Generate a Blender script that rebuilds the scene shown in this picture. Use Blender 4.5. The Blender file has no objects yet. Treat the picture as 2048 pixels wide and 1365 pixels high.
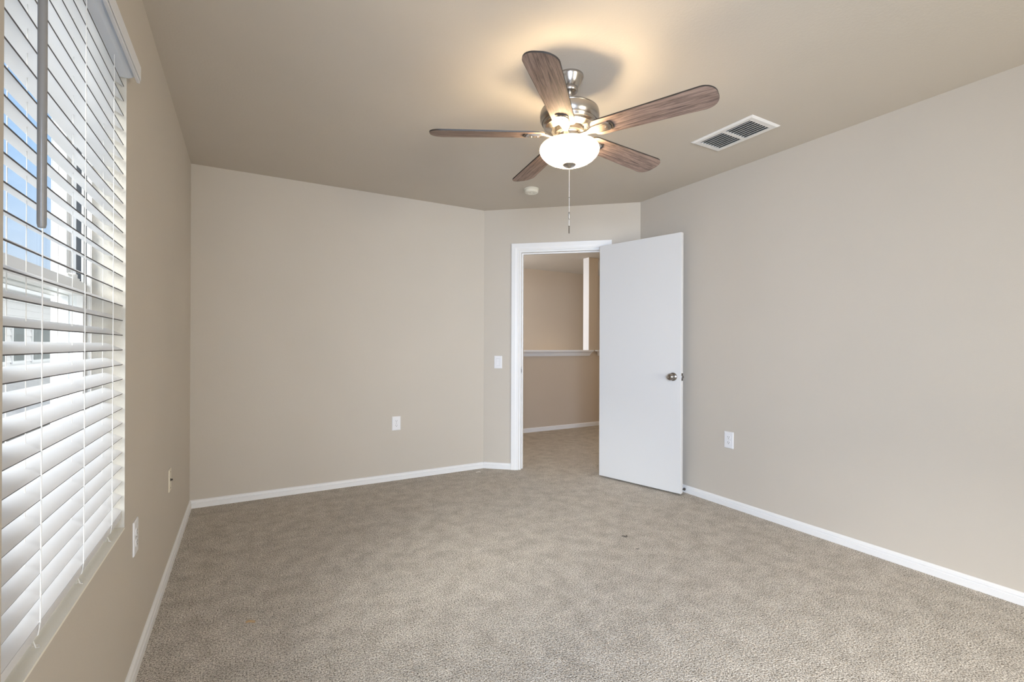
import bpy, bmesh, math, random
from mathutils import Vector, Matrix

S = bpy.context.scene
COL = S.collection
random.seed(4)
R = math.radians

# ------------------------------------------------------------------ camera
YAW, PITCH, ROLL = R(29.55065), R(0.06992), R(0.21707)
HC, FPX, YH = 1.1609, 941.16, 690.43
_c, _s = math.cos(YAW), math.sin(YAW)
_cp, _sp = math.cos(PITCH), math.sin(PITCH)
_cr, _sr = math.cos(ROLL), math.sin(ROLL)
fwd = Vector((_s * _cp, _c * _cp, _sp))
up0 = Vector((-_s * _sp, -_c * _sp, _cp))
rt0 = Vector((_c, -_s, 0))
rt = rt0 * _cr + up0 * _sr
up = up0 * _cr - rt0 * _sr
cam_d = bpy.data.cameras.new('camera')
cam = bpy.data.objects.new('camera', cam_d)
COL.objects.link(cam)
M = Matrix.Identity(4)
for i in range(3):
    M[i][0], M[i][1], M[i][2] = rt[i], up[i], -fwd[i]
M[2][3] = HC
cam.matrix_world = M
cam_d.sensor_fit = 'HORIZONTAL'
cam_d.sensor_width = 36.0
cam_d.lens = FPX / 2048 * 36.0
cam_d.shift_y = (YH - 682.5) / 2048
cam_d.clip_start = 0.01
cam_d.clip_end = 300
S.camera = cam

# ------------------------------------------------------------------ view + world
S.view_settings.view_transform = 'Standard'
S.view_settings.look = 'None'
S.view_settings.gamma = 1.0
S.view_settings.use_curve_mapping = False
S.view_settings.exposure = 0.1

W = bpy.data.worlds.new('sky')
S.world = W
W.use_nodes = True
nt = W.node_tree
nt.nodes.clear()
wo = nt.nodes.new('ShaderNodeOutputWorld')
bg = nt.nodes.new('ShaderNodeBackground')
tc = nt.nodes.new('ShaderNodeTexCoord')
sp = nt.nodes.new('ShaderNodeSeparateXYZ')
rp = nt.nodes.new('ShaderNodeValToRGB')
rp.color_ramp.elements[0].position = 0.0
rp.color_ramp.elements[0].color = (0.80, 0.86, 0.93, 1)
rp.color_ramp.elements[1].position = 0.75
rp.color_ramp.elements[1].color = (0.30, 0.50, 0.90, 1)
e = rp.color_ramp.elements.new(0.28)
e.color = (0.45, 0.69, 1.05, 1)
nz = nt.nodes.new('ShaderNodeTexNoise')
nz.inputs['Scale'].default_value = 5.5
nz.inputs['Detail'].default_value = 7
cr = nt.nodes.new('ShaderNodeValToRGB')
cr.color_ramp.elements[0].position = 0.60
cr.color_ramp.elements[1].position = 0.70
mx = nt.nodes.new('ShaderNodeMixRGB')
mx.inputs[2].default_value = (0.95, 0.96, 0.98, 1)
L = nt.links.new
L(tc.outputs['Generated'], sp.inputs[0])
L(sp.outputs['Z'], rp.inputs[0])
L(tc.outputs['Generated'], nz.inputs['Vector'])
L(nz.outputs['Fac'], cr.inputs[0])
L(cr.outputs[0], mx.inputs[0])
L(rp.outputs[0], mx.inputs[1])
# unseen bright half of the sky, added to lighten the neighbour's siding
cb = nt.nodes.new('ShaderNodeMapRange')
cb.inputs['From Min'].default_value = 0.05
cb.inputs['From Max'].default_value = 0.55
m2 = nt.nodes.new('ShaderNodeMixRGB')
m2.inputs[2].default_value = (1.45, 1.45, 1.43, 1)
L(sp.outputs['X'], cb.inputs[0])
L(cb.outputs[0], m2.inputs[0])
L(mx.outputs[0], m2.inputs[1])
L(m2.outputs[0], bg.inputs[0])
bg.inputs[1].default_value = 1.0
L(bg.outputs[0], wo.inputs[0])


def area_lamp(name, loc, direction, sx, sy, watts, color, spread=180):
    d = bpy.data.lights.new(name, 'AREA')
    d.shape = 'RECTANGLE'
    d.size, d.size_y = sx, sy
    d.energy = watts
    d.color = color
    d.spread = R(spread)
    o = bpy.data.objects.new(name, d)
    COL.objects.link(o)
    o.location = loc
    o.rotation_euler = Vector(direction).to_track_quat('-Z', 'Y').to_euler()
    return o


def point_lamp(name, loc, watts, color, radius=0.05, parent=None):
    d = bpy.data.lights.new(name, 'POINT')
    d.energy = watts
    d.color = color
    d.shadow_soft_size = radius
    o = bpy.data.objects.new(name, d)
    COL.objects.link(o)
    o.location = loc
    if parent:
        o.parent = parent
    return o


# added fill lamp behind the camera, set in an unseen left wall window
area_lamp('left_fill_lamp', (-0.45, -1.12, 1.33), (0.5, 0.86, -0.12), 0.9, 1.40, 50, (0.84, 1.0, 1.26), 100)
area_lamp('rear_fill_lamp', (2.2, -2.20, 1.2), (-0.10, 1, 0.0), 1.1, 1.3, 30, (1.0, 0.92, 0.76), 110)  # unseen warm fill added behind the camera
sun_d = bpy.data.lights.new('sun', 'SUN')
sun_d.energy = 9.0
sun_d.angle = R(35)
sun_d.color = (1.0, 0.97, 0.92)
sun = bpy.data.objects.new('sun', sun_d)
COL.objects.link(sun)
sun.rotation_euler = Vector((0.68, 0.40, -0.57)).to_track_quat('-Z', 'Y').to_euler()
# stair well: unseen area lamp added at far left for assumed daylight, no window
area_lamp('stairwell_fill_lamp', (2.05, 6.05, 1.55), (1, -0.06, -0.05), 0.9, 1.2, 31, (0.95, 0.98, 1.05))
point_lamp('assumed_stairwell_lamp', (4.55, 6.35, 0.72), 3.0, (1.0, 0.80, 0.55), 0.12)  # unseen lamp assumed below the ledge, added for the stair wall's warm glow
point_lamp('hall_fill_lamp', (2.5, 4.75, 2.1), 12, (1.0, 0.86, 0.68), 0.12)  # hidden fill added to brighten the hall
point_lamp('hall_fill_lamp', (5.4, 3.4, 2.2), 26, (1.0, 0.86, 0.68), 0.12)  # second added fill, out of view on the right of the hall


# ------------------------------------------------------------------ materials
def nodes_of(name):
    m = bpy.data.materials.new(name)
    m.use_nodes = True
    n = m.node_tree
    b = n.nodes['Principled BSDF']
    return m, n, b


def plain(name, col, rough=0.5, metal=0.0, spec=0.5):
    m, n, b = nodes_of(name)
    b.inputs['Base Color'].default_value = (*col, 1)
    b.inputs['Roughness'].default_value = rough
    b.inputs['Metallic'].default_value = metal
    b.inputs['Specular IOR Level'].default_value = spec
    return m


def painted(name, col, scale, strength, rough=0.75, dist=0.002, var=0.03):
    """wall paint over an orange peel texture"""
    m, n, b = nodes_of(name)
    b.inputs['Roughness'].default_value = rough
    b.inputs['Specular IOR Level'].default_value = 0.25
    t = n.nodes.new('ShaderNodeTexCoord')
    a = n.nodes.new('ShaderNodeTexNoise')
    a.inputs['Scale'].default_value = scale
    a.inputs['Detail'].default_value = 3
    a.inputs['Roughness'].default_value = 0.55
    bp = n.nodes.new('ShaderNodeBump')
    bp.inputs['Strength'].default_value = strength
    bp.inputs['Distance'].default_value = dist
    v = n.nodes.new('ShaderNodeTexNoise')
    v.inputs['Scale'].default_value = 2.2
    v.inputs['Detail'].default_value = 4
    mixc = n.nodes.new('ShaderNodeMixRGB')
    mixc.inputs[1].default_value = (*[c * (1 - var) for c in col], 1)
    mixc.inputs[2].default_value = (*[min(1, c * (1 + var)) for c in col], 1)
    k = n.links.new
    k(t.outputs['Object'], a.inputs['Vector'])
    k(t.outputs['Object'], v.inputs['Vector'])
    k(a.outputs['Fac'], bp.inputs['Height'])
    k(bp.outputs[0], b.inputs['Normal'])
    k(v.outputs['Fac'], mixc.inputs[0])
    k(mixc.outputs[0], b.inputs['Base Color'])
    return m


def carpet_material(name, light, dark):
    """cut pile carpet: tuft speckle, deep gaps and brushed patches"""
    m, n, b = nodes_of(name)
    b.inputs['Roughness'].default_value = 1.0
    b.inputs['Specular IOR Level'].default_value = 0.05
    k = n.links.new
    t = n.nodes.new('ShaderNodeTexCoord')
    vo = n.nodes.new('ShaderNodeTexVoronoi')
    vo.inputs['Scale'].default_value = 175
    n1 = n.nodes.new('ShaderNodeTexNoise')
    n1.inputs['Scale'].default_value = 175
    n1.inputs['Detail'].default_value = 5
    n1.inputs['Roughness'].default_value = 0.7
    n2 = n.nodes.new('ShaderNodeTexNoise')
    n2.inputs['Scale'].default_value = 10.0
    n2.inputs['Detail'].default_value = 5
    n2.inputs['Roughness'].default_value = 0.68
    n2.inputs['Distortion'].default_value = 0.15
    for q in (vo, n1, n2):
        k(t.outputs['Object'], q.inputs['Vector'])
    r1 = n.nodes.new('ShaderNodeValToRGB')
    r1.color_ramp.elements[0].position = 0.36
    r1.color_ramp.elements[0].color = (*dark, 1)
    r1.color_ramp.elements[1].position = 0.58
    r1.color_ramp.elements[1].color = (*light, 1)
    k(n1.outputs['Fac'], r1.inputs[0])
    r2 = n.nodes.new('ShaderNodeValToRGB')
    r2.color_ramp.elements[0].position = 0.36
    r2.color_ramp.elements[0].color = (0.835, 0.83, 0.82, 1)
    r2.color_ramp.elements[1].position = 0.62
    r2.color_ramp.elements[1].color = (1.08, 1.08, 1.08, 1)
    k(n2.outputs['Fac'], r2.inputs[0])
    mu = n.nodes.new('ShaderNodeMixRGB')
    mu.blend_type = 'MULTIPLY'
    mu.inputs[0].default_value = 1.0
    k(r1.outputs[0], mu.inputs[1])
    k(r2.outputs[0], mu.inputs[2])
    k(mu.outputs[0], b.inputs['Base Color'])
    ad = n.nodes.new('ShaderNodeMath')
    ad.operation = 'SUBTRACT'
    k(n1.outputs['Fac'], ad.inputs[0])
    k(vo.outputs['Distance'], ad.inputs[1])
    bp = n.nodes.new('ShaderNodeBump')
    bp.inputs['Strength'].default_value = 0.75
    bp.inputs['Distance'].default_value = 0.006
    k(ad.outputs[0], bp.inputs['Height'])
    k(bp.outputs[0], b.inputs['Normal'])
    return m


def wood_material(name):
    """weathered walnut, grain along the local X axis"""
    m, n, b = nodes_of(name)
    k = n.links.new
    b.inputs['Roughness'].default_value = 0.5
    b.inputs['Specular IOR Level'].default_value = 0.3
    t = n.nodes.new('ShaderNodeTexCoord')
    mp = n.nodes.new('ShaderNodeMapping')
    mp.inputs['Scale'].default_value = (2.4, 44, 44)
    nz = n.nodes.new('ShaderNodeTexNoise')
    nz.inputs['Scale'].default_value = 2.6
    nz.inputs['Detail'].default_value = 8
    nz.inputs['Roughness'].default_value = 0.68
    nz.inputs['Distortion'].default_value = 1.1
    k(t.outputs['Object'], mp.inputs[0])
    k(mp.outputs[0], nz.inputs['Vector'])
    r = n.nodes.new('ShaderNodeValToRGB')
    r.color_ramp.elements[0].position = 0.36
    r.color_ramp.elements[0].color = (0.085, 0.058, 0.050, 1)
    r.color_ramp.elements[1].position = 0.68
    r.color_ramp.elements[1].color = (0.42, 0.305, 0.25, 1)
    k(nz.outputs['Fac'], r.inputs[0])
    k(r.outputs[0], b.inputs['Base Color'])
    return m


def metal_material(name, col, rough):
    m, n, b = nodes_of(name)
    b.inputs['Metallic'].default_value = 1.0
    b.inputs['Roughness'].default_value = rough
    t = n.nodes.new('ShaderNodeTexCoord')
    mp = n.nodes.new('ShaderNodeMapping')
    mp.inputs['Scale'].default_value = (6, 6, 420)
    z = n.nodes.new('ShaderNodeTexNoise')
    z.inputs['Scale'].default_value = 1.5
    mixc = n.nodes.new('ShaderNodeMixRGB')
    mixc.inputs[1].default_value = (*[c * 0.88 for c in col], 1)
    mixc.inputs[2].default_value = (*col, 1)
    k = n.links.new
    k(t.outputs['Object'], mp.inputs[0])
    k(mp.outputs[0], z.inputs['Vector'])
    k(z.outputs['Fac'], mixc.inputs[0])
    k(mixc.outputs[0], b.inputs['Base Color'])
    return m


def pane_material(name, reflect=0.07):
    m = bpy.data.materials.new(name)
    m.use_nodes = True
    n = m.node_tree
    n.nodes.clear()
    o = n.nodes.new('ShaderNodeOutputMaterial')
    a = n.nodes.new('ShaderNodeBsdfTransparent')
    a.inputs[0].default_value = (0.95, 0.97, 0.97, 1)
    g = n.nodes.new('ShaderNodeBsdfGlossy')
    g.inputs['Roughness'].default_value = 0.02
    x = n.nodes.new('ShaderNodeMixShader')
    x.inputs[0].default_value = reflect
    n.links.new(a.outputs[0], x.inputs[1])
    n.links.new(g.outputs[0], x.inputs[2])
    n.links.new(x.outputs[0], o.inputs[0])
    return m


def frosted_material(name):
    """lit opal glass bowl: passes the bulbs' light and glows"""
    m, n, b = nodes_of(name)
    k = n.links.new
    b.inputs['Base Color'].default_value = (0.90, 0.84, 0.74, 1)
    b.inputs['Roughness'].default_value = 0.3
    tr = n.nodes.new('ShaderNodeBsdfTranslucent')
    tr.inputs[0].default_value = (0.62, 0.575, 0.485, 1)
    x = n.nodes.new('ShaderNodeMixShader')
    x.inputs[0].default_value = 0.75
    o = n.nodes['Material Output']
    k(b.outputs[0], x.inputs[1])
    k(tr.outputs[0], x.inputs[2])
    k(x.outputs[0], o.inputs[0])
    return m


PAINT = (0.56, 0.515, 0.452)
m_wall = painted('beige_wall_paint', PAINT, 150, 0.22)
m_ceil = painted('beige_ceiling_paint', PAINT, 95, 0.35)
m_rev = painted('cream_reveal_paint', (0.60, 0.58, 0.535), 150, 0.5)
m_hall = painted('hall_wall_paint', (0.545, 0.465, 0.375), 150, 0.2)
m_carpet = carpet_material('greige_cut_pile_carpet', (0.80, 0.74, 0.655), (0.085, 0.066, 0.048))
m_trim = plain('white_trim_paint', (0.80, 0.80, 0.80), 0.4)
m_door = plain('white_door_paint', (0.68, 0.68, 0.68), 0.45)
m_vinyl = plain('white_window_vinyl', (0.80, 0.80, 0.79), 0.35)
m_rail = plain('pale_blue_grey_headrail', (0.84, 0.90, 0.98), 0.4)
m_sill = painted('cream_sill_paint', (0.86, 0.83, 0.75), 150, 0.4)
m_groove = plain('grey_weatherstrip', (0.12, 0.13, 0.14), 0.7)
m_slat = plain('white_blind_vinyl', (0.74, 0.75, 0.78), 0.38)
m_cord = plain('white_blind_cord', (0.82, 0.82, 0.81), 0.8)
m_wand = plain('grey_plastic_wand', (0.21, 0.205, 0.20), 0.3)
m_slat_edge = plain('slat_edge_shade', (0.075, 0.075, 0.085), 0.5)
m_plate = plain('white_plastic_plate', (0.80, 0.80, 0.82), 0.35)
m_ivory = plain('ivory_plastic', (0.74, 0.68, 0.55), 0.4)
m_dark = plain('black_slot', (0.012, 0.012, 0.014), 0.8)
m_shadowgrey = plain('duct_shade_grey', (0.05, 0.05, 0.05), 0.7)
m_smoke = plain('off_white_plastic', (0.76, 0.74, 0.66), 0.45)
m_nickel = metal_material('brushed_nickel', (0.50, 0.47, 0.435), 0.24)
m_satin = metal_material('satin_nickel_hardware', (0.36, 0.34, 0.325), 0.2)
m_line = plain('grey_gap_shade', (0.42, 0.42, 0.45), 0.6)
m_wood = wood_material('weathered_walnut')
m_edge = plain('black_blade_edge', (0.03, 0.024, 0.02), 0.5)
m_bowl = frosted_material('opal_glass')
m_bronze = plain('dark_bracket_inlay', (0.20, 0.17, 0.15), 0.35, 0.8)
m_pane = pane_material('window_glass')
m_vent = plain('white_register_enamel', (0.78, 0.77, 0.75), 0.4)
m_siding = plain('pale_siding', (0.80, 0.80, 0.81), 0.8)
m_shingle = painted('grey_shingles', (0.66, 0.64, 0.62), 14, 0.6, 0.95, 0.03, 0.2)
m_housewin = plain('dark_house_glass', (0.10, 0.125, 0.125), 0.3)
m_ground = painted('pale_concrete_yard', (0.62, 0.58, 0.51), 4, 0.5, 1.0, 0.02, 0.2)
m_white_ext = plain('white_exterior_trim', (0.82, 0.83, 0.84), 0.6)
m_fence = painted('weathered_fence_wood', (0.33, 0.29, 0.25), 20, 0.4, 0.9, 0.01, 0.2)


# ------------------------------------------------------------------ mesh helpers
class MB:
    def __init__(self):
        self.v, self.f, self.mi = [], [], []

    def face(self, pts, mi=0):
        i = len(self.v)
        self.v += [tuple(p) for p in pts]
        self.f.append(tuple(range(i, i + len(pts))))
        self.mi.append(mi)

    def add(self, verts, faces, mi=0):
        i = len(self.v)
        self.v += [tuple(p) for p in verts]
        for f in faces:
            self.f.append(tuple(q + i for q in f))
            self.mi.append(mi)
        return self

    def box(self, a, b, mi=0, mat=None):
        x0, y0, z0 = a
        x1, y1, z1 = b
        vs = [(x0, y0, z0), (x1, y0, z0), (x1, y1, z0), (x0, y1, z0),
              (x0, y0, z1), (x1, y0, z1), (x1, y1, z1), (x0, y1, z1)]
        if mat:
            vs = [mat @ Vector(p) for p in vs]
        fs = [(3, 2, 1, 0), (4, 5, 6, 7), (0, 1, 5, 4), (1, 2, 6, 5), (2, 3, 7, 6), (3, 0, 4, 7)]
        return self.add(vs, fs, mi)

    def prism(self, poly, d, mat=None, mi=0, mi_side=None):
        """poly: list of 3D points (planar), extruded by vector d"""
        d = Vector(d)
        n = len(poly)
        a = [Vector(p) for p in poly]
        b = [p + d for p in a]
        vs = a + b
        if mat:
            vs = [mat @ p for p in vs]
        self.add(vs, [tuple(reversed(range(n))), tuple(range(n, 2 * n))], mi)
        i = len(self.v) - 2 * n
        for k in range(n):
            q = (k + 1) % n
            self.f.append((i + k, i + q, i + n + q, i + n + k))
            self.mi.append(mi if mi_side is None else mi_side)
        return self

    def lathe(self, prof, n=48, mat=None, mi=0, mis=None):
        """prof: (r, z) list; closed ends where r == 0"""
        base = len(self.v)
        for (r, z) in prof:
            for k in range(n):
                t = 2 * math.pi * k / n
                p = Vector((r * math.cos(t), r * math.sin(t), z))
                self.v.append(tuple(mat @ p if mat else p))
        for j in range(len(prof) - 1):
            for k in range(n):
                q = (k + 1) % n
                self.f.append((base + j * n + k, base + j * n + q, base + (j + 1) * n + q, base + (j + 1) * n + k))
                self.mi.append(mis[j] if mis else mi)
        return self

    def tube(self, pts, r, n=8, mi=0):
        pts = [Vector(p) for p in pts]
        rings = []
        for i, p in enumerate(pts):
            t = (pts[min(i + 1, len(pts) - 1)] - pts[max(i - 1, 0)]).normalized()
            a = t.orthogonal().normalized()
            if i:
                pa = rings[-1][1]
                a = (pa - t * pa.dot(t)).normalized()
            rings.append((p, a, t.cross(a)))
        base = len(self.v)
        for (p, a, b) in rings:
            for k in range(n):
                w = 2 * math.pi * k / n
                self.v.append(tuple(p + (a * math.cos(w) + b * math.sin(w)) * r))
        for i in range(len(pts) - 1):
            for k in range(n):
                q = (k + 1) % n
                self.f.append((base + i * n + k, base + i * n + q, base + (i + 1) * n + q, base + (i + 1) * n + k))
                self.mi.append(mi)
        e = base + (len(pts) - 1) * n
        self.f.append(tuple(base + k for k in reversed(range(n))))
        self.f.append(tuple(e + k for k in range(n)))
        self.mi += [mi, mi]
        return self

    def build(self, name, mats, parent=None, smooth=False, bevel=0.0, seg=2, origin=None):
        me = bpy.data.meshes.new(name)
        vs = self.v
        if origin is not None:
            o_ = Vector(origin)
            vs = [tuple(Vector(p) - o_) for p in vs]
        me.from_pydata(vs, [], self.f)
        mats = mats if isinstance(mats, (list, tuple)) else [mats]
        for m in mats:
            me.materials.append(m)
        for p, k in zip(me.polygons, self.mi):
            p.material_index = k
        bm = bmesh.new()
        bm.from_mesh(me)
        bmesh.ops.remove_doubles(bm, verts=bm.verts, dist=1e-6)
        bmesh.ops.recalc_face_normals(bm, faces=bm.faces)
        if smooth:
            for f in bm.faces:
                f.smooth = True
            for ed in bm.edges:
                if len(ed.link_faces) == 2 and ed.calc_face_angle(0) > R(38):
                    ed.smooth = False
        bm.to_mesh(me)
        bm.free()
        o = bpy.data.objects.new(name, me)
        COL.objects.link(o)
        if origin is not None:
            o.location = origin
        if parent:
            o.parent = parent
        if bevel:
            bv = o.modifiers.new('soft_edges', 'BEVEL')
            bv.width = bevel
            bv.segments = seg
            bv.limit_method = 'ANGLE'
            bv.angle_limit = R(40)
        return o


def tag(o, label, cat, group=None):
    o['label'] = label
    o['category'] = cat
    if group:
        o['group'] = group
    return o


def thing(name, label, cat, loc=(0, 0, 0), mat=None, group=None):
    o = bpy.data.objects.new(name, None)
    o.empty_display_size = 0.1
    COL.objects.link(o)
    if mat is not None:
        o.matrix_world = mat
    else:
        o.location = loc
    return tag(o, label, cat, group)


def structure(o):
    o['kind'] = 'structure'
    return o


def struct_empty(name, loc=(0, 0, 0)):
    o = bpy.data.objects.new(name, None)
    COL.objects.link(o)
    o.location = loc
    return structure(o)


def frame_matrix(o, x, y, z):
    m = Matrix.Identity(4)
    for i in range(3):
        m[i][0], m[i][1], m[i][2], m[i][3] = x[i], y[i], z[i], o[i]
    return m


def wall_grid(mb, o, u, depth, us, vs, holes):
    """wall from o along unit u, thickness vector depth; holes = (u0,u1,v0,v1); z up"""
    o, u, d = Vector(o), Vector(u), Vector(depth)
    z = Vector((0, 0, 1))

    def hole(a, b):
        for h in holes:
            if h[0] - 1e-6 <= a and b[0] * 0 + a < h[1] - 1e-6 and h[2] - 1e-6 <= b[0] and b[0] < h[3] - 1e-6:
                return True
        return False

    def P(a, b, k):
        return o + u * a + z * b + d * k

    nu, nv = len(us) - 1, len(vs) - 1

    def solid(i, j):
        if i < 0 or j < 0 or i >= nu or j >= nv:
            return False
        return not hole(us[i], (vs[j],))

    for i in range(nu):
        for j in range(nv):
            if not solid(i, j):
                continue
            a, b, c_, e_ = us[i], us[i + 1], vs[j], vs[j + 1]
            mb.face([P(a, c_, 0), P(b, c_, 0), P(b, e_, 0), P(a, e_, 0)], 0)
            mb.face([P(a, c_, 1), P(a, e_, 1), P(b, e_, 1), P(b, c_, 1)], 0)
            for (di, dj, p, q) in ((-1, 0, (a, c_), (a, e_)), (1, 0, (b, c_), (b, e_)),
                                   (0, -1, (a, c_), (b, c_)), (0, 1, (a, e_), (b, e_))):
                if not solid(i + di, j + dj):
                    inside = 0 <= i + di < nu and 0 <= j + dj < nv
                    mb.face([P(*p, 0), P(*q, 0), P(*q, 1), P(*p, 1)], 1 if inside else 0)


# ------------------------------------------------------------------ room
H = 2.44
XL, XR, YB, YR = -0.338, 3.0511, 4.0144, -2.25
B = Vector((1.9685, 4.0144, 0))
Cc = Vector((3.0511, 3.0754, 0))
DT = (Cc - B).normalized()
DN = Vector((DT.y, -DT.x, 0))          # towards the room
if DN.dot(-B) < 0:
    DN = -DN
DL = (Cc - B).length
TH = 0.115
# window openings (Y ranges) in the left wall
WY0, WY1, WZ0, WZ1 = 1.058, 1.945, 0.566, 2.085
VY0, VY1 = -1.90, -0.30  # opening of the added unseen window
LT = 0.178

# floor: bedroom and hall share one carpet
mb = MB()
mb.face([(XL - 0.1, YR - 0.1, 0), (6.7, YR - 0.1, 0), (6.7, 5.49, 0), (XL - 0.1, 5.49, 0)])
structure(mb.build('floor', m_carpet))
mb = MB()
mb.box((XL - 0.3, YR - 0.2, H), (6.8, 7.0, H + 0.12))
structure(mb.build('ceiling', m_ceil))

mb = MB()
wall_grid(mb, (XL, YR, 0), (0, 1, 0), (-LT, 0, 0),
          [0, VY0 - YR, VY1 - YR, WY0 - YR, WY1 - YR, YB - YR + TH],
          [0, WZ0, WZ1, H],
          [(VY0 - YR, VY1 - YR, WZ0, WZ1), (WY0 - YR, WY1 - YR, WZ0, WZ1)])
structure(mb.build('wall_left', [m_wall, m_rev]))
mb = MB()
mb.box((XL, YB, 0), (B.x, YB + TH, H))
structure(mb.build('wall_back', m_wall))
mb = MB()
S0, S1, DZ = 0.340, 1.113, 2.048
wall_grid(mb, B, DT, -DN * TH, [0, S0, S1, DL], [0, DZ, H], [(S0, S1, 0, DZ)])
structure(mb.build('wall_diagonal', m_wall))
mb = MB()
mb.box((XR, YR, 0), (XR + TH, Cc.y, H))
structure(mb.build('wall_right', m_wall))
# unseen wide opening, added behind the camera for the rear fill lamp
mb = MB()
wall_grid(mb, (XL - LT, YR, 0), (1, 0, 0), (0, -0.12, 0), [0, 1.6 - XL + LT, 2.8 - XL + LT, XR + TH - XL + LT], [0, 2.05, H], [(1.6 - XL + LT, 2.8 - XL + LT, 0, 2.05)])
structure(mb.build('wall_rear', m_wall))

# ------------------------------------------------------------------ hall beyond the door
PY = 5.365
JX, KX = 4.318, 4.480
mb = MB()
mb.box((1.9, PY, -0.3), (JX, PY + 0.13, 1.075))
mb.box((JX, PY, -0.3), (KX, PY + 0.13, H))
mb.box((KX, PY, -0.3), (5.6, PY + 0.13, 1.075))
mb.box((5.6, PY, -0.3), (6.7, PY + 0.13, H))
structure(mb.build('wall_hall', m_hall))
mb = MB()
mb.box((1.0, 6.68, -2.8), (6.8, 6.80, H))
structure(mb.build('wall_stairwell', m_hall))
mb = MB()
mb.box((1.88, YB + TH, -2.8), (1.98, 6.68, H))
structure(mb.build('wall_hall_left', m_hall))
mb = MB()
mb.box((6.6, 1.9, -2.8), (6.7, 6.68, H))
mb.box((XR + TH, 1.9, 0), (6.6, 2.0, H))
structure(mb.build('wall_hall_right', m_hall))
mb = MB()
mb.box((1.98, PY + 0.13, -2.8), (6.6, 6.68, -2.7))
structure(mb.build('floor_stairwell', m_carpet))


def crown(mb, x0, x1, left_mitre, right_mitre):
    """cap moulding below the ledge board: profile steps out as it rises"""
    prof = [(0.0, 1.018), (0.010, 1.018), (0.012, 1.030), (0.018, 1.036), (0.022, 1.052), (0.034, 1.068), (0.046, 1.076), (0.046, 1.082), (0.0, 1.082)]
    n = len(prof)
    rows = []
    for x, s, on in ((x0, -1, left_mitre), (x1, 1, right_mitre)):
        rows.append([Vector((x + (s * o if on else 0), PY - o, z)) for o, z in prof])
    vs = rows[0] + rows[1]
    fs = [(k, (k + 1) % n, n + (k + 1) % n, n + k) for k in range(n)] + [tuple(range(n)), tuple(range(n, 2 * n))]
    mb.add(vs, fs)


def ledge(name, x0, x1, lm, rm):
    mb = MB()
    mb.box((x0 - (0.050 if lm else 0), PY - 0.054, 1.082), (x1 + (0.052 if rm else 0), PY, 1.100))
    mb.box((x0, PY, 1.075), (x1, PY + 0.16, 1.100))
    crown(mb, x0, x1, lm, rm)
    return structure(mb.build(name, m_trim))


ledge('trim_2', 1.98, JX, False, True)
ledge('trim_3', KX, 5.6, True, False)
# white facing on the jamb: the stairwell light put into its colour
mb = MB()
mb.box((JX - 0.004, PY + 0.001, 1.100), (JX, PY + 0.129, H))
structure(mb.build('lit_jamb_face', m_trim))


# ------------------------------------------------------------------ baseboards
def baseboard(name, p, q, n, ext0=0.0, ext1=0.0):
    p, q, n = Vector(p), Vector(q), Vector(n).normalized()
    u = (q - p).normalized()
    p = p - u * ext0
    q = q + u * ext1
    prof = [(0, 0), (0.0135, 0), (0.0135, 0.030), (0.0075, 0.032), (0.0075, 0.036), (0.0115, 0.039), (0.0095, 0.050), (0.004, 0.056), (0, 0.057)]
    poly = [p + n * a + Vector((0, 0, b)) for a, b in prof]
    mb = MB()
    mb.prism(poly, q - p)
    return structure(mb.build(name, m_trim))


baseboard('baseboard_left', (XL, YR, 0), (XL, YB, 0), (1, 0, 0))
baseboard('baseboard_back', (XL, YB, 0), (B.x, YB, 0), (0, -1, 0), 0, -0.004)
baseboard('baseboard_diagonal', B, B + DT * 0.268, DN, -0.004)
baseboard('baseboard_diagonal_right', B + DT * 1.185, Cc, DN)
baseboard('baseboard_right', Cc, (XR, YR, 0), (-1, 0, 0))
baseboard('baseboard_rear', (XL, YR, 0), (1.6, YR, 0), (0, 1, 0))
baseboard('baseboard_hall', (1.98, PY, 0), (6.6, PY, 0), (0, -1, 0))

# ------------------------------------------------------------------ door frame (trim_1) and door
DM = frame_matrix(B, DT, DN, Vector((0, 0, 1)))    # local: x along wall, y to the room, z up
trim1 = struct_empty('trim_1')
trim1.matrix_world = DM


def casing(mb, prof_dir):
    """mitred casing: profile (w from inner edge, proud)"""
    prof = [(0, 0), (0, 0.009), (0.006, 0.012), (0.010, 0.011), (0.014, 0.0125), (0.018, 0.012), (0.030, 0.0155), (0.034, 0.017), (0.068, 0.018), (0.0705, 0.016), (0.0705, 0)]
    return prof


prof = casing(None, None)
CI0, CI1, CZ = S0 - 0.0015, S1 + 0.0015, 2.0425
n = len(prof)
for side in ('left', 'head', 'right'):
    mb = MB()
    if side == 'left':
        a = [Vector((CI0 - w, t, 0)) for w, t in prof]
        b = [Vector((CI0 - w, t, CZ + w)) for w, t in prof]
    elif side == 'right':
        a = [Vector((CI1 + w, t, 0)) for w, t in prof]
        b = [Vector((CI1 + w, t, CZ + w)) for w, t in prof]
    else:
        a = [Vector((CI0 - w, t, CZ + w)) for w, t in prof]
        b = [Vector((CI1 + w, t, CZ + w)) for w, t in prof]
    mb.add(a + b, [(k, (k + 1) % n, n + (k + 1) % n, n + k) for k in range(n)] + [tuple(range(n)), tuple(range(n, 2 * n))])
    mb.build('casing', m_trim, trim1)
JT = 0.018
mb = MB()
for a, b in (((S0 + 0.0005, -TH, 0), (S0 + JT, 0.0, 2.030)), ((S1 - JT, -TH, 0), (S1 - 0.0005, 0.0, 2.030)), ((S0 + 0.0005, -TH, 2.030), (S1 - 0.0005, 0.0, 2.0475))):
    mb.box(a, b)
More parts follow.
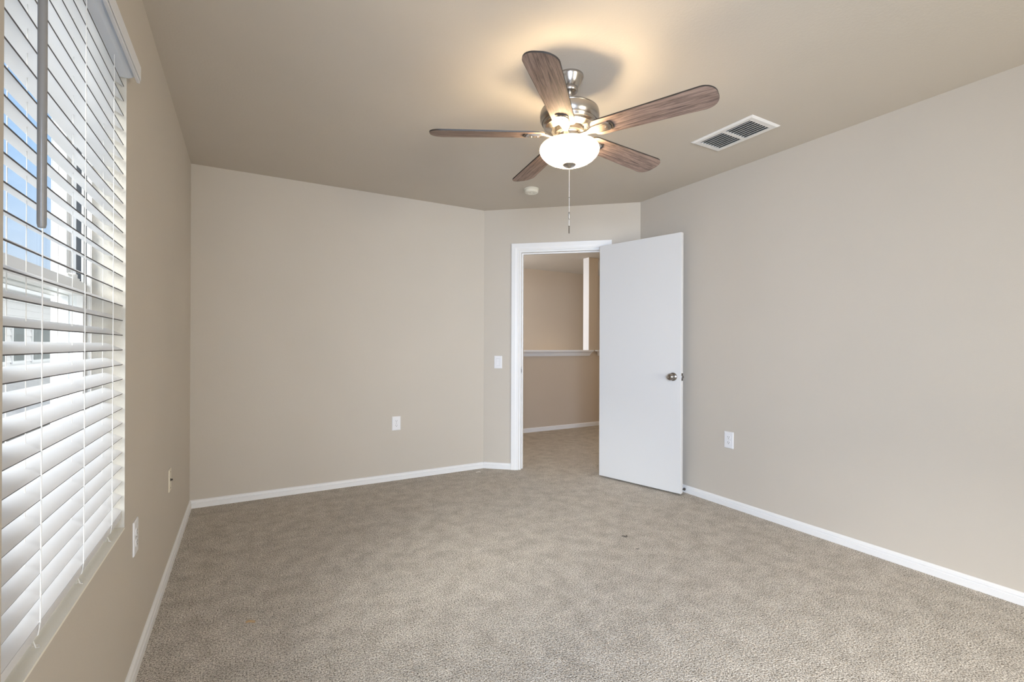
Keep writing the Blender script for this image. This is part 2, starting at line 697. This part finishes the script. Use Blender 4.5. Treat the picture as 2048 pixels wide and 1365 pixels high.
# stops
mb.box((S0 + JT, -0.085, 0), (S0 + JT + 0.010, -0.046, 2.030))
mb.box((S1 - JT - 0.010, -0.085, 0), (S1 - JT, -0.046, 2.030))
mb.box((S0 + JT + 0.010, -0.085, 2.020), (S1 - JT - 0.010, -0.046, 2.030))
mb.build('jamb', m_trim, trim1, bevel=0.0015)
mb = MB()
mb.box((S0 + JT, -0.036, 0.895), (S0 + JT + 0.0016, -0.006, 0.955), 0)
mb.box((S0 + JT + 0.0012, -0.028, 0.910), (S0 + JT + 0.002, -0.014, 0.940), 1)
mb.build('strike_plate', [m_satin, m_dark], trim1)
# hall side casing
mb = MB()
mb.box((S0 - 0.07, -TH - 0.016, 0), (S0, -TH, 2.115))
mb.box((S1, -TH - 0.016, 0), (S1 + 0.07, -TH, 2.115))
mb.box((S0, -TH - 0.016, 2.045), (S1, -TH, 2.115))
mb.build('hall_casing', m_trim, trim1)

LP = Vector((2.735, 3.251, 0))
RP = Vector((2.9365, 2.524, 0))
dx = (RP - LP).normalized()
dn = Vector((dx.y, -dx.x, 0))
if dn.dot(LP) > 0:
    dn = -dn                       # visible face normal, towards the camera
DW = (RP - LP).length
LM = frame_matrix(LP, dx, dn, Vector((0, 0, 1)))   # local: x hinge->latch, y towards the camera
door = struct_empty('door_1')
door.matrix_world = LM
mb = MB()
mb.box((0, -0.035, 0.014), (DW, 0, 2.046))
mb.build('door_leaf', m_door, door, bevel=0.002)
KXD, KZ = DW - 0.065, 0.921
for sgn, y0, nm in ((1, 0.0, 'door_knob'), (-1, -0.035, 'door_knob')):
    km = Matrix.Translation((KXD, y0, KZ)) @ Matrix.Rotation(R(-90 * sgn), 4, 'X')
    mb = MB()
    pr = [(0, 0), (0.033, 0), (0.033, 0.004), (0.030, 0.008), (0.020, 0.011), (0.0125, 0.014), (0.0115, 0.026), (0.017, 0.032), (0.024, 0.038),
          (0.0272, 0.046), (0.0262, 0.054), (0.021, 0.060), (0.012, 0.0625), (0.0105, 0.0610), (0.008, 0.0608), (0.004, 0.064), (0, 0.064)]
    mb.lathe(pr, 40, km)
    mb.build(nm, m_satin, door, smooth=True)
mb = MB()
mb.box((DW - 0.0003, -0.031, KZ - 0.029), (DW + 0.0014, -0.004, KZ + 0.029), 0)
mb.box((DW, -0.026, KZ - 0.008), (DW + 0.011, -0.010, KZ + 0.008), 0)
for dz in (-0.022, 0.022):
    mb.box((DW + 0.0012, -0.0205, KZ + dz - 0.004), (DW + 0.0020, -0.0145, KZ + dz + 0.004), 1)
mb.build('latch_plate', [m_satin, m_dark], door)
for hz in (0.20, 1.03, 1.86):
    mb = MB()
    mb.tube([(-0.004, -0.040, hz - 0.045), (-0.004, -0.040, hz + 0.045)], 0.006, 12)
    mb.box((-0.0015, -0.034, hz - 0.045), (0.0, -0.006, hz + 0.045))
    mb.build('hinge', m_satin, door)

# spring door stop on the right baseboard, meeting the back of the door
t = thing('door_stop', 'small pale spring door stop on baseboard behind open white door', 'door stop', (XR - 0.0135, 2.572, 0.026))
mb = MB()
mb.lathe([(0, 0), (0.011, 0), (0.011, 0.004), (0.006, 0.007), (0, 0.007)], 20, Matrix.Rotation(R(-90), 4, 'Y'))
mb.build('mounting_disc', m_satin, t, smooth=True)
mb = MB()
mb.tube([(-0.006 - 0.030 * k / 72, 0.0050 * math.cos(k * 0.9), 0.0050 * math.sin(k * 0.9)) for k in range(73)], 0.0013, 6)
mb.build('spring', m_satin, t, smooth=True)
mb = MB()
mb.lathe([(0, 0.033), (0.0068, 0.033), (0.0074, 0.042), (0.005, 0.046), (0, 0.046)], 20, Matrix.Rotation(R(-90), 4, 'Y'))
mb.build('bumper_tip', m_cord, t, smooth=True)

# ------------------------------------------------------------------ window 1
win = struct_empty('window_1', (0, 0, 0))
FX1, FX0 = -0.422, -0.545      # room side and outer side of the frame
mb = MB()
e_ = 0.0005
# outer frame: jambs stepped by the two sash tracks, head and sill
for s, y0 in ((1, WY0 + e_), (-1, WY1 - e_)):
    yy = lambda d: y0 + s * d
    lo = lambda a, b: (min(yy(a), yy(b)), max(yy(a), yy(b)))
    for (xa, xb, d, mi) in ((-0.514, -0.470, 0.012, 0), (-0.470, -0.4565, 0.012, 0), (-0.4565, -0.443, 0.009, 1), (-0.443, -0.4375, 0.018, 0), (-0.4375, -0.431, 0.009, 1), (-0.431, -0.422, 0.014, 0)):
        a, b = lo(0, d)
        mb.box((xa, a, WZ0 + 0.022), (xb, b, WZ1 - 0.03), mi)
mb.box((-0.514, WY0 + e_, WZ1 - 0.03), (-0.422, WY1 - e_, WZ1 - e_))
mb.box((-0.514, WY0 + e_, WZ0 + e_), (-0.422, WY1 - e_, WZ0 + 0.022))
mb.build('frame', [m_vinyl, m_groove], win)


def sash(name, xa, xb, z0, z1, stile, bot, top):
    mb = MB()
    y0, y1 = WY0 + 0.0165, WY1 - 0.0165
    mb.box((xa, y0, z0), (xb, y0 + stile, z1))
    mb.box((xa, y1 - stile, z0), (xb, y1, z1))
    mb.box((xa, y0 + stile, z0), (xb, y1 - stile, z0 + bot))
    mb.box((xa, y0 + stile, z1 - top), (xb, y1 - stile, z1))
    o = mb.build(name, m_vinyl, win, bevel=0.002)
    g = MB()
    xm = (xa + xb) / 2
    g.box((xm - 0.002, y0 + stile - 0.004, z0 + bot - 0.004), (xm + 0.002, y1 - stile + 0.004, z1 - top + 0.004))
    g.build('glass', m_pane, o)
    return o


sash('upper_sash', -0.5045, -0.4705, 1.306, WZ1 - 0.031, 0.0285, 0.038, 0.034)
ls = sash('lower_sash', -0.464, -0.431, WZ0 + 0.023, 1.348, 0.034, 0.045, 0.040)
mb = MB()
mb.box((-0.461, 1.815, 1.3482), (-0.434, 1.875, 1.356))
mb.lathe([(0, 0), (0.013, 0), (0.013, 0.010), (0.008, 0.014), (0, 0.014)], 20, Matrix.Translation((-0.447, 1.852, 1.356)))
mb.box((-0.451, 1.795, 1.358), (-0.442, 1.850, 1.364))
mb.build('sash_lock', m_vinyl, ls)
# painted drywall stool below the blind
mb = MB()
mb.box((FX1, WY0 + 0.001, WZ0 - 0.004), (XL + 0.001, WY1 - 0.001, WZ0 + 0.0015))
structure(mb.build('trim_5', m_sill))

# unseen window added around the fill lamp: plain vinyl frame with a mullion
w2 = struct_empty('added_window', (0, 0, 0))
mb = MB()
for (a, b) in (((VY0 + e_, WZ0 + e_), (VY0 + 0.045, WZ1 - e_)), ((VY1 - 0.045, WZ0 + e_), (VY1 - e_, WZ1 - e_)), ((VY0 + 0.045, WZ0 + e_), (VY1 - 0.045, WZ0 + 0.045)),
               ((VY0 + 0.045, WZ1 - 0.045), (VY1 - 0.045, WZ1 - e_)), (((VY0 + VY1) / 2 - 0.03, WZ0 + 0.045), ((VY0 + VY1) / 2 + 0.03, WZ1 - 0.045))):
    mb.box((-0.470, a[0], a[1]), (-0.425, b[0], b[1]))
mb.build('frame', m_vinyl, w2, bevel=0.003)

# ------------------------------------------------------------------ blind
bl = thing('window_blind', 'white horizontal slat blind, half open, hung inside the bedroom window', 'blind', (XL, (WY0 + WY1) / 2, WZ0))
BO = Vector(bl.location)


def bpart(mb, name, mat, parent=None, **k):
    o = mb.build(name, mat, None, **k)
    o.location = Vector(o.location) - BO if parent is None else Vector(o.location)
    o.parent = bl if parent is None else parent
    return o


SY0, SY1 = WY0 + 0.010, WY1 - 0.007
SLW, SLT, TILT = 0.0505, 0.0028, R(25.5)
mb = MB()
mb.box((-0.3115, SY0 - 0.004, 2.014), (-0.303, SY1 + 0.004, 2.076))
mb.box((-0.302, SY0 - 0.004, 2.022), (-0.3003, SY1 + 0.004, 2.068))
bpart(mb, 'valance', m_slat, bevel=0.0015)
mb = MB()
# head rail with rolled lower corners
hr = [(-0.394, 2.062), (-0.394, 2.028), (-0.390, 2.021), (-0.362, 2.019), (-0.352, 2.021), (-0.332, 2.021), (-0.322, 2.026), (-0.3125, 2.036), (-0.3125, 2.062)]
mb.prism([Vector((x, SY0, z)) for x, z in hr], (0, SY1 - SY0, 0))
bpart(mb, 'headrail', m_rail)
fx = -0.3435
sd = Vector((-math.cos(TILT), 0, math.sin(TILT)))
sn = Vector((math.sin(TILT), 0, math.cos(TILT)))
nseg = 6
prof_s = []
for k in range(nseg + 1):
    a = k / nseg
    prof_s.append((a * SLW, 0.0022 * (1 - (2 * a - 1) ** 2)))
loop = [(a, b + SLT / 2) for a, b in prof_s] + [(a, b - SLT / 2) for a, b in reversed(prof_s)]
mb = MB()
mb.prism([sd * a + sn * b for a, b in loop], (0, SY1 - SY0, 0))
mb.mi[-1] = 1                       # narrow front edge, its shade painted in dark grey
slat0 = None
z = 0.6228
k = 0
while z < 2.0:
    pos = Vector((fx, SY0, z)) - BO
    if slat0 is None:
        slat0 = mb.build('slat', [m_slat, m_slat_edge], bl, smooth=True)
        o = slat0
    else:
        o = slat0.copy()
        COL.objects.link(o)
        o.parent = bl
    o.location = pos
    z += 0.0472
    k += 1
mb = MB()
mb.box((-0.3955, SY0, 0.5985), (-0.3455, SY1, 0.6185))
bpart(mb, 'bottom_rail', m_slat, bevel=0.0025)
for cy in (1.238, 1.517, 1.799):
    mb = MB()
    mb.tube([(fx - 0.008, cy - 0.004, 0.596), (fx - 0.001, cy - 0.002, 0.601), (fx + 0.0018, cy, 0.624), (fx + 0.0022, cy, 0.66), (fx + 0.0022, cy, 2.03)], 0.0011, 6)
    xb = fx - 0.0475
    mb.tube([(xb, cy, 0.645), (xb, cy, 2.022)], 0.0011, 6)
    mb.tube([(fx - 0.008, cy - 0.004, 0.595), (fx - 0.004, cy - 0.002, 0.577), (fx - 0.002, cy + 0.010, 0.571), (fx - 0.006, cy + 0.022, 0.570), (fx - 0.012, cy + 0.024, 0.570), (fx - 0.015, cy + 0.014, 0.572), (fx - 0.009, cy - 0.002, 0.595)], 0.0010, 6)
    mb.tube([(fx - 0.024, cy + 0.012, 0.640), (fx - 0.024, cy + 0.012, 2.022)], 0.0008, 6)
    bpart(mb, 'ladder_cord', m_cord)
mb = MB()
mb.lathe([(0, 0), (0.0050, 0), (0.0062, 0.006), (0.0062, 0.655), (0.004, 0.662), (0, 0.662)], 14, Matrix.Translation((-0.292, 1.055, 1.352)))
mb.tube([(-0.292, 1.055, 2.012), (-0.296, 1.056, 2.030), (-0.320, 1.066, 2.036), (-0.345, 1.080, 2.034)], 0.0022, 8)
w = bpart(mb, 'tilt_wand', m_wand, smooth=True)
w['label'] = 'grey tilt wand'

# ------------------------------------------------------------------ ceiling fan
FC = Vector((1.3346, 1.8090, 0))
fan = thing('ceiling_fan', 'five blade walnut ceiling fan with brushed nickel motor and lit glass bowl', 'ceiling fan', (FC.x, FC.y, H))
FH = H


def fan_lathe(name, prof, mat, parent=fan, mis=None, n=56):
    mb = MB()
    mb.lathe([(r, z - FH) for r, z in prof], n, mis=mis)
    return mb.build(name, mat, parent, smooth=True)


fan_lathe('canopy', [(0, 2.4395), (0.0655, 2.4395), (0.0655, 2.432), (0.063, 2.429), (0.060, 2.420), (0.052, 2.403), (0.044, 2.390), (0.038, 2.384), (0.0395, 2.381), (0.0395, 2.369), (0.036, 2.364), (0.022, 2.362), (0, 2.362)], m_nickel)
fan_lathe('downrod', [(0, 2.37), (0.0128, 2.37), (0.0128, 2.300), (0.022, 2.297), (0.024, 2.284), (0, 2.284)], m_nickel, n=24)
motor = fan_lathe('motor_housing', [(0, 2.290), (0.055, 2.289), (0.105, 2.286), (0.126, 2.281), (0.134, 2.275), (0.1355, 2.272), (0.134, 2.270), (0.1385, 2.266), (0.1405, 2.248), (0.139, 2.232), (0.133, 2.220), (0.1305, 2.2165), (0.129, 2.2185), (0.127, 2.213), (0.1245, 2.204), (0.121, 2.202), (0.116, 2.194), (0.110, 2.192), (0.101, 2.185), (0.087, 2.181), (0.083, 2.185), (0, 2.185)], m_nickel)
fan_lathe('flywheel', [(0, 2.188), (0.068, 2.188), (0.068, 2.168), (0, 2.168)], m_edge)
fan_lathe('light_fitter', [(0, 2.178), (0.044, 2.178), (0.053, 2.174), (0.054, 2.166), (0.051, 2.163), (0.051, 2.130), (0.058, 2.123), (0.058, 2.112), (0, 2.112)], m_nickel)
bowl = fan_lathe('glass_bowl', [(0.108, 2.117), (0.12, 2.1153), (0.131, 2.1093), (0.138, 2.1008), (0.1407, 2.0898), (0.138, 2.077), (0.13, 2.0642), (0.117, 2.0506), (0.099, 2.0387), (0.078, 2.0294), (0.055, 2.023), (0.03, 2.0204), (0, 2.02)], m_bowl, n=72)
bowl['label'] = 'lit opal glass bowl'
fan_lathe('finial', [(0, 2.026), (0.031, 2.024), (0.0315, 2.019), (0.027, 2.014), (0.019, 2.01), (0.01, 2.008), (0.0085, 2.006), (0.005, 2.004), (0, 2.003)], m_nickel, n=32)
fan_lathe('bowl_rod', [(0.004, 2.128), (0.004, 2.022)], m_nickel, n=12)
for a in (20, 140, 260):
    point_lamp('bulb_light', (0.070 * math.cos(R(a)), 0.070 * math.sin(R(a)), 2.072 - FH), 15.5, (1.0, 0.76, 0.47), 0.045, fan)

# blade and its iron in a local frame: x outwards, y counter-clockwise, z up
RB0, RB1 = 0.118, 0.660


def blade_outline():
    pts = []
    hw0, hw1 = 0.053, 0.0695
    # lower side from root to tip
    for k in range(7):        # root corner
        a = R(180 + 90 * k / 6)
        pts.append((RB0 + 0.035 + 0.035 * math.cos(a), -hw0 + 0.035 + 0.035 * math.sin(a)))
    rc = 0.058
    for k in range(9):
        a = R(-90 + 90 * k / 8)
        pts.append((RB1 - rc + rc * math.cos(a), -hw1 + rc + rc * math.sin(a)))
    up_ = [(x, -y) for x, y in reversed(pts)]
    return pts + up_


out = blade_outline()


def make_blade():
    mb = MB()
    mb.prism([Vector((x, y, 0.0)) for x, y in out], (0, 0, 0.0065), None, 0, 1)
    b = mb.build('blade', [m_wood, m_edge], fan)
    ib = MB()
    half = [(0.058, 0.016), (0.074, 0.0125), (0.092, 0.0125), (0.108, 0.018), (0.124, 0.0255), (0.142, 0.0285), (0.172, 0.0290), (0.192, 0.0285), (0.205, 0.021), (0.210, 0.0)]
    poly = half + [(x, -y) for x, y in reversed(half[:-1])]

    def arm_z(x):
        return -0.0055 if x > 0.115 else (-0.0055 - 0.008 * math.sin(math.pi / 2 * (0.115 - x) / 0.057))
    top = [Vector((x, y, arm_z(x) + 0.0052)) for x, y in poly]
    bot = [Vector((x, y * 0.93, arm_z(x) - 0.001)) for x, y in poly]
    n_ = len(poly)
    # split in strips so the bent arm stays planar per face
    h = len(half)
    vs = top + bot
    fs = [(k_, (k_ + 1) % n_, n_ + (k_ + 1) % n_, n_ + k_) for k_ in range(n_)]
    for k_ in range(h - 2):
        o1, o2 = n_ - 1 - k_, n_ - 2 - k_
        fs.append((k_, k_ + 1, o2, o1))
        fs.append((n_ + k_, n_ + o1, n_ + o2, n_ + k_ + 1))
    fs.append((h - 2, h - 1, h))
    fs.append((n_ + h - 2, n_ + h, n_ + h - 1))
    ib.add(vs, fs, 0)
    # recessed inlay with raised rim, and the dark crescent at the outer end
    inl = [(0.140, 0.019), (0.180, 0.0205), (0.191, 0.016), (0.194, 0.0)]
    inl = inl + [(x, -y) for x, y in reversed(inl[:-1])]
    ib.prism([Vector((x, y, -0.0066)) for x, y in inl], (0, 0, -0.0008), None, 1)
    cres = [(0.200, 0.030), (0.213, 0.0280), (0.220, 0.016), (0.223, 0.0), (0.211, 0.0), (0.209, 0.014)]
    for sg in (1, -1):
        ib.prism([Vector((x, y * sg, -0.0002)) for x, y in cres], (0, 0, -0.0040), None, 2)
    for x in (0.152, 0.182):
        ib.lathe([(0, -0.0100), (0.0035, -0.0096), (0.0048, -0.0072), (0.0048, -0.006)], 12, Matrix.Translation((x, 0, 0)), 0)
    i_ = ib.build('blade_iron', [m_nickel, m_bronze, m_edge], b, smooth=True)
    return b, i_


b0, i0 = make_blade()
BZ = 2.158
for k in range(5):
    if k == 0:
        b, ir = b0, i0
    else:
        b = b0.copy()
        COL.objects.link(b)
        b.parent = fan
        ir = i0.copy()
        COL.objects.link(ir)
        ir.parent = b
    b.matrix_local = Matrix.Translation((0, 0, BZ - FH)) @ Matrix.Rotation(R(8 + 72 * k), 4, 'Z') @ Matrix.Rotation(R(-12), 4, 'X')

# pull chain with two fobs
mb = MB()
zt = 1.998
for k in range(103):
    mb.lathe([(0, -0.0012), (0.0011, -0.0006), (0.0011, 0.0006), (0, 0.0012)], 6, Matrix.Translation((0, 0, zt - FH - 0.0026 * k)))
ch = mb.build('pull_chain', m_cord, fan)
for prof_, z_ in (([(0, 0), (0.0033, -0.001), (0.0033, -0.032), (0, -0.038)], 1.796),
                  ([(0, 0.002), (0.0040, 0), (0.0022, -0.004), (0.0028, -0.006), (0.0028, -0.034), (0, -0.036)], 1.729)):
    mb = MB()
    mb.lathe(prof_, 12, Matrix.Translation((0, 0, z_ - FH)))
    mb.build('chain_fob', m_satin, fan, smooth=True)
mb = MB()
mb.lathe([(0, 0.003), (0.0024, 0.0015), (0.0024, -0.0015), (0, -0.003)], 10, Matrix.Translation((0, 0, 1.865 - FH)))
mb.build('chain_connector', m_satin, fan, smooth=True)

# ------------------------------------------------------------------ smoke detector
t = thing('smoke_detector', 'round off-white smoke detector on ceiling near the doorway', 'smoke detector', (2.025, 3.262, H))
mb = MB()
mb.lathe([(0, -0.0005), (0.060, -0.0005), (0.060, -0.006), (0.057, -0.0085), (0, -0.0085)], 48)
mb.build('base', m_smoke, t, smooth=True)
mb = MB()
mb.lathe([(0, -0.0085), (0.0555, -0.0085), (0.0575, -0.0115), (0.0565, -0.026), (0.052, -0.033), (0.044, -0.0355), (0.026, -0.036), (0.024, -0.034), (0.010, -0.034), (0.009, -0.037), (0, -0.037)], 48)
mb.build('cover', m_smoke, t, smooth=True)

# ------------------------------------------------------------------ ceiling register
VC = Vector((2.555, 1.808, H))
t = thing('ceiling_vent', 'white rectangular ceiling air register with two banks of louvers', 'vent', VC)
VX, VY = 0.130, 0.206
mb = MB()
ix, iy, zt, zb = 0.094, 0.166, -0.0005, -0.009
# sloped rim
o4 = [(-VX, -VY), (VX, -VY), (VX, VY), (-VX, VY)]
i4 = [(-ix, -iy), (ix, -iy), (ix, iy), (-ix, iy)]
m4 = [(-VX + 0.012, -VY + 0.012), (VX - 0.012, -VY + 0.012), (VX - 0.012, VY - 0.012), (-VX + 0.012, VY - 0.012)]
vs = [(x, y, zt) for x, y in o4] + [(x, y, -0.003) for x, y in o4] + [(x, y, zb) for x, y in m4] + [(x, y, zb) for x, y in i4] + [(x, y, zt) for x, y in i4]
fs = []
for r_ in range(4):
    for k in range(4):
        q = (k + 1) % 4
        fs.append((r_ * 4 + k, r_ * 4 + q, (r_ + 1) * 4 + q, (r_ + 1) * 4 + k))
mb.add(vs, fs)
mb.box((-ix, -0.011, zb), (ix, 0.011, -0.002))
mb.build('frame', m_vent, t)
mb = MB()
mb.box((-ix, -iy, -0.0012), (ix, iy, -0.0004))
mb.build('duct_opening', m_shadowgrey, t)  # dark sheet stands in for the shade inside the duct
lm = MB()
ln = (iy - 0.011)
a = R(38)
lm.prism([Vector((-0.0085 * math.cos(a), 0, -0.0085 * math.sin(a))), Vector((0.0085 * math.cos(a), 0, 0.0085 * math.sin(a))),
          Vector((0.0085 * math.cos(a) + 0.0008, 0, 0.0085 * math.sin(a) - 0.0012)), Vector((-0.0085 * math.cos(a) + 0.0008, 0, -0.0085 * math.sin(a) - 0.0012))], (0, ln, 0))
l0 = None
for bank in (-iy, 0.011):
    for k in range(8):
        p = (-ix + 0.012 + k * (2 * ix - 0.022) / 7, bank, -0.0068)
        if l0 is None:
            l0 = lm.build('louver', m_vent, t)
            o = l0
        else:
            o = l0.copy()
            COL.objects.link(o)
            o.parent = t
        o.location = p


# ------------------------------------------------------------------ plates: local x right, y up, z out of wall
def plate_mesh(w, h, d=0.0055, mat=m_plate):
    mb = MB()
    vs = []
    for (hw, hh, z_) in ((w / 2, h / 2, 0.0002), (w / 2, h / 2, d * 0.45), (w / 2 - 0.003, h / 2 - 0.003, d)):
        vs += [(-hw, -hh, z_), (hw, -hh, z_), (hw, hh, z_), (-hw, hh, z_)]
    fs = [(3, 2, 1, 0), (8, 9, 10, 11)]
    for r_ in range(2):
        for k in range(4):
            q = (k + 1) % 4
            fs.append((r_ * 4 + k, r_ * 4 + q, r_ * 4 + 4 + q, r_ * 4 + 4 + k))
    mb.add(vs, fs)
    return mb


def wall_frame(p, nrm):
    n_ = Vector(nrm).normalized()
    z_ = Vector((0, 0, 1))
    return frame_matrix(Vector(p), z_.cross(n_), z_, n_)


def make_outlet():
    t = thing('wall_outlet', '', 'outlet')
    plate_mesh(0.074, 0.120).build('cover_plate', m_plate, t, bevel=0.0008)
    for sy in (-0.0195, 0.0195):
        mb = MB()
        pts = []
        for k in range(32):
            a_ = 2 * math.pi * k / 32
            pts.append(Vector((0.0168 * math.cos(a_), max(-0.0132, min(0.0132, 0.0172 * math.sin(a_))) + sy, 0.0050)))
        mb.prism(pts, (0, 0, 0.0022), None, 0)
        for (x, y, w_, h_) in ((-0.0064, 0.0035, 0.0021, 0.0085), (0.0064, 0.0035, 0.0019, 0.0068)):
            mb.box((x - w_ / 2, sy + y - h_ / 2, 0.0070), (x + w_ / 2, sy + y + h_ / 2, 0.0076), 1)
        mb.lathe([(0, 0.0076), (0.0025, 0.0076), (0.0025, 0.0070)], 12, Matrix.Translation((0, sy - 0.0068, 0)), 1)
        mb.build('socket', [m_plate, m_dark], t)
    mb = MB()
    mb.lathe([(0, 0.0066), (0.002, 0.0064), (0.0026, 0.0054)], 12)
    mb.build('screw', m_satin, t)
    return t


def copy_thing(t):
    c = t.copy()
    COL.objects.link(c)
    for ch_ in t.children:
        d = ch_.copy()
        COL.objects.link(d)
        d.parent = c
    return c


o1 = make_outlet()
o1.matrix_world = wall_frame((1.134, YB, 0.488), (0, -1, 0))
o1['label'] = 'white duplex outlet on the back wall beside the angled doorway wall'
o1['group'] = 'wall outlets in the bedroom'
o2 = copy_thing(o1)
o2.matrix_world = wall_frame((XR, 2.189, 0.483), (-1, 0, 0))
o2['label'] = 'white duplex outlet on the right wall near the open door'
o3 = copy_thing(o1)
o3.matrix_world = wall_frame((XL, 2.108, 0.478), (1, 0, 0))
o3['label'] = 'white duplex outlet on the window wall just past the blind, seen edge-on'

t = thing('cable_plate', 'ivory cable jack plate low on window wall near the corner', 'wall plate', mat=wall_frame((XL, 2.985, 0.460), (1, 0, 0)))
plate_mesh(0.070, 0.115, 0.005).build('cover_plate', m_ivory, t, bevel=0.0008)
mb = MB()
mb.lathe([(0, 0.0150), (0.0012, 0.0150), (0.0012, 0.0145), (0.0042, 0.0145), (0.0042, 0.0075), (0.0065, 0.0075), (0.0065, 0.0045)], 16)
mb.build('cable_connector', m_edge, t, smooth=True)
for sy in (-0.042, 0.042):
    mb = MB()
    mb.lathe([(0, 0.0068), (0.0024, 0.0062), (0.003, 0.0048)], 12, Matrix.Translation((0, sy, 0)))
    mb.build('screw', m_bronze, t)

t = thing('light_switch', 'white rocker light switch on angled wall left of doorway', 'light switch', mat=wall_frame(B + DT * 0.141 + Vector((0, 0, 1.004)), DN))
plate_mesh(0.076, 0.119).build('cover_plate', m_plate, t, bevel=0.0008)
mb = MB()
mb.box((-0.0175, -0.0345, 0.0045), (0.0175, 0.0345, 0.0062))
mb.build('rocker_surround', m_line, t)  # grey frame paints in the shadow gap around the rocker
mb = MB()
mb.prism([Vector((-0.0162, -0.0332, 0.0055)), Vector((-0.0162, 0.0332, 0.0055)), Vector((-0.0162, 0.0332, 0.0068)), Vector((-0.0162, 0.0, 0.0078)), Vector((-0.0162, -0.0332, 0.0105))], (0.0324, 0, 0))
mb.build('rocker', m_plate, t)


# ------------------------------------------------------------------ scraps on the carpet
def scrap(name, label, cat, pts, r, mat):
    p0 = Vector(pts[0])
    mb = MB()
    mb.tube([Vector(p) - p0 for p in pts], r, 6)
    o = mb.build(name, mat, None, smooth=True)
    o.location = p0
    return tag(o, label, cat)


scrap('lint', 'dark curled bit of lint lying on the bright middle of the carpet', 'lint', [(2.000, 2.162, 0.003), (2.008, 2.150, 0.005), (2.013, 2.139, 0.004), (2.020, 2.137, 0.005), (2.024, 2.146, 0.008)], 0.0022, m_edge)
scrap('lint', 'tiny dark straight sliver on the carpet just below the curled lint', 'lint', [(1.943, 1.985, 0.003), (1.952, 1.976, 0.004), (1.957, 1.975, 0.005)], 0.0017, m_edge)
scrap('carpet_scrap', 'tan scrap of carpet lying on the dark side of the floor', 'scrap', [(0.008, 2.250, 0.004), (0.018, 2.246, 0.007), (0.030, 2.240, 0.006), (0.040, 2.236, 0.004)], 0.0042, plain('tan_scrap', (0.45, 0.30, 0.16), 0.9))
scrap('thread', 'short pale thread on the carpet near the back corner baseboard', 'thread', [(1.835, 3.892, 0.004), (1.852, 3.882, 0.009), (1.872, 3.874, 0.006)], 0.0034, plain('pale_thread', (0.72, 0.66, 0.58), 0.9))

# ------------------------------------------------------------------ outdoors (the room is upstairs)
mb = MB()
mb.face([(-60, -30, -3.0), (XL - LT - 0.02, -30, -3.0), (XL - LT - 0.02, 90, -3.0), (-60, 90, -3.0)])
structure(mb.build('ground', m_ground))

hs = thing('neighbor_house', 'pale sided house next door seen through the blind', 'house', (-6.0, 20.0, -3.0))
HO = Vector(hs.location)


def hpart(mb, name, mat, parent=None):
    o = mb.build(name, mat)
    if parent is None:
        o.location = -HO
        o.parent = hs
    else:
        o.parent = parent
    return o


mb = MB()
mb.box((-15.0, 13.0, -3.0), (-6.0, 34.0, 2.75))
zz = -2.8
while zz < 2.7:                       # lap siding courses
    mb.prism([Vector((-6.0, 13.0, zz)), Vector((-5.972, 13.0, zz)), Vector((-6.0, 13.0, zz + 0.19))], (0, 21.0, 0))
    zz += 0.20
house_wall = hpart(mb, 'wall', m_siding)
mb = MB()
eav = 0.45
A = [(-15 - eav, 13 - eav, 2.75), (-6 + eav, 13 - eav, 2.75), (-6 + eav, 34 + eav, 2.75), (-15 - eav, 34 + eav, 2.75), (-10.5, 17.5, 3.75), (-10.5, 29.5, 3.75)]
mb.add(A, [(0, 1, 4), (1, 2, 5, 4), (2, 3, 5), (3, 0, 4, 5), (3, 2, 1, 0)])
hpart(mb, 'roof', m_shingle)
mb = MB()
mb.box((-6 + eav, 13 - eav, 2.62), (-6 + eav + 0.1, 34 + eav, 2.78))
mb.box((-5.96, 13.0, 2.40), (-5.90, 34.0, 2.52))
hpart(mb, 'gutter', m_white_ext)
for (y0, y1) in ((15.0, 16.6), (18.0, 18.9), (19.3, 20.2), (20.8, 22.4), (24.5, 26.0), (28.5, 30)):
    mb = MB()
    mb.box((-5.99, y0, 0.55), (-5.955, y1, 1.75))
    f_ = hpart(mb, 'window', m_white_ext)
    mb = MB()
    mb.box((-5.956, y0 + 0.09, 0.64), (-5.948, y1 - 0.09, 1.66))
    hpart(mb, 'pane', m_housewin, f_)
mb = MB()
mb.add([(-5.97, 13.5, 0.35), (-4.1, 13.5, -0.55), (-4.1, 33.5, -0.55), (-5.97, 33.5, 0.35), (-5.97, 13.5, -0.75), (-4.1, 13.5, -0.75), (-4.1, 33.5, -0.75), (-5.97, 33.5, -0.75)],
       [(0, 1, 2, 3), (4, 7, 6, 5), (0, 4, 5, 1), (1, 5, 6, 2), (2, 6, 7, 3), (3, 7, 4, 0)])
hpart(mb, 'porch_roof', m_shingle)
mb = MB()
mb.box((-5.97, 13.4, 0.34), (-5.86, 33.6, 0.46))
hpart(mb, 'flashing', m_white_ext)

fn = thing('wooden_fence', 'weathered board fence between the two houses seen through blind', 'fence', (-3.0, 20.0, -3.0))
mb = MB()
y = -20.0
while y < 20.0:
    mb.box((-0.01, y, 0.05), (0.01, y + 0.135, 1.80 + random.uniform(-0.01, 0.01)))
    y += 0.143
mb.build('fence_board', m_fence, fn)
mb = MB()
for z_ in (0.35, 1.45):
    mb.box((0.01, -20, z_), (0.05, 20, z_ + 0.09))
mb.build('rail', m_fence, fn)

# ------------------------------------------------------------------ light paths
S.cycles.max_bounces = 12
S.cycles.diffuse_bounces = 7
S.cycles.transparent_max_bounces = 16
S.cycles.sample_clamp_indirect = 6.0
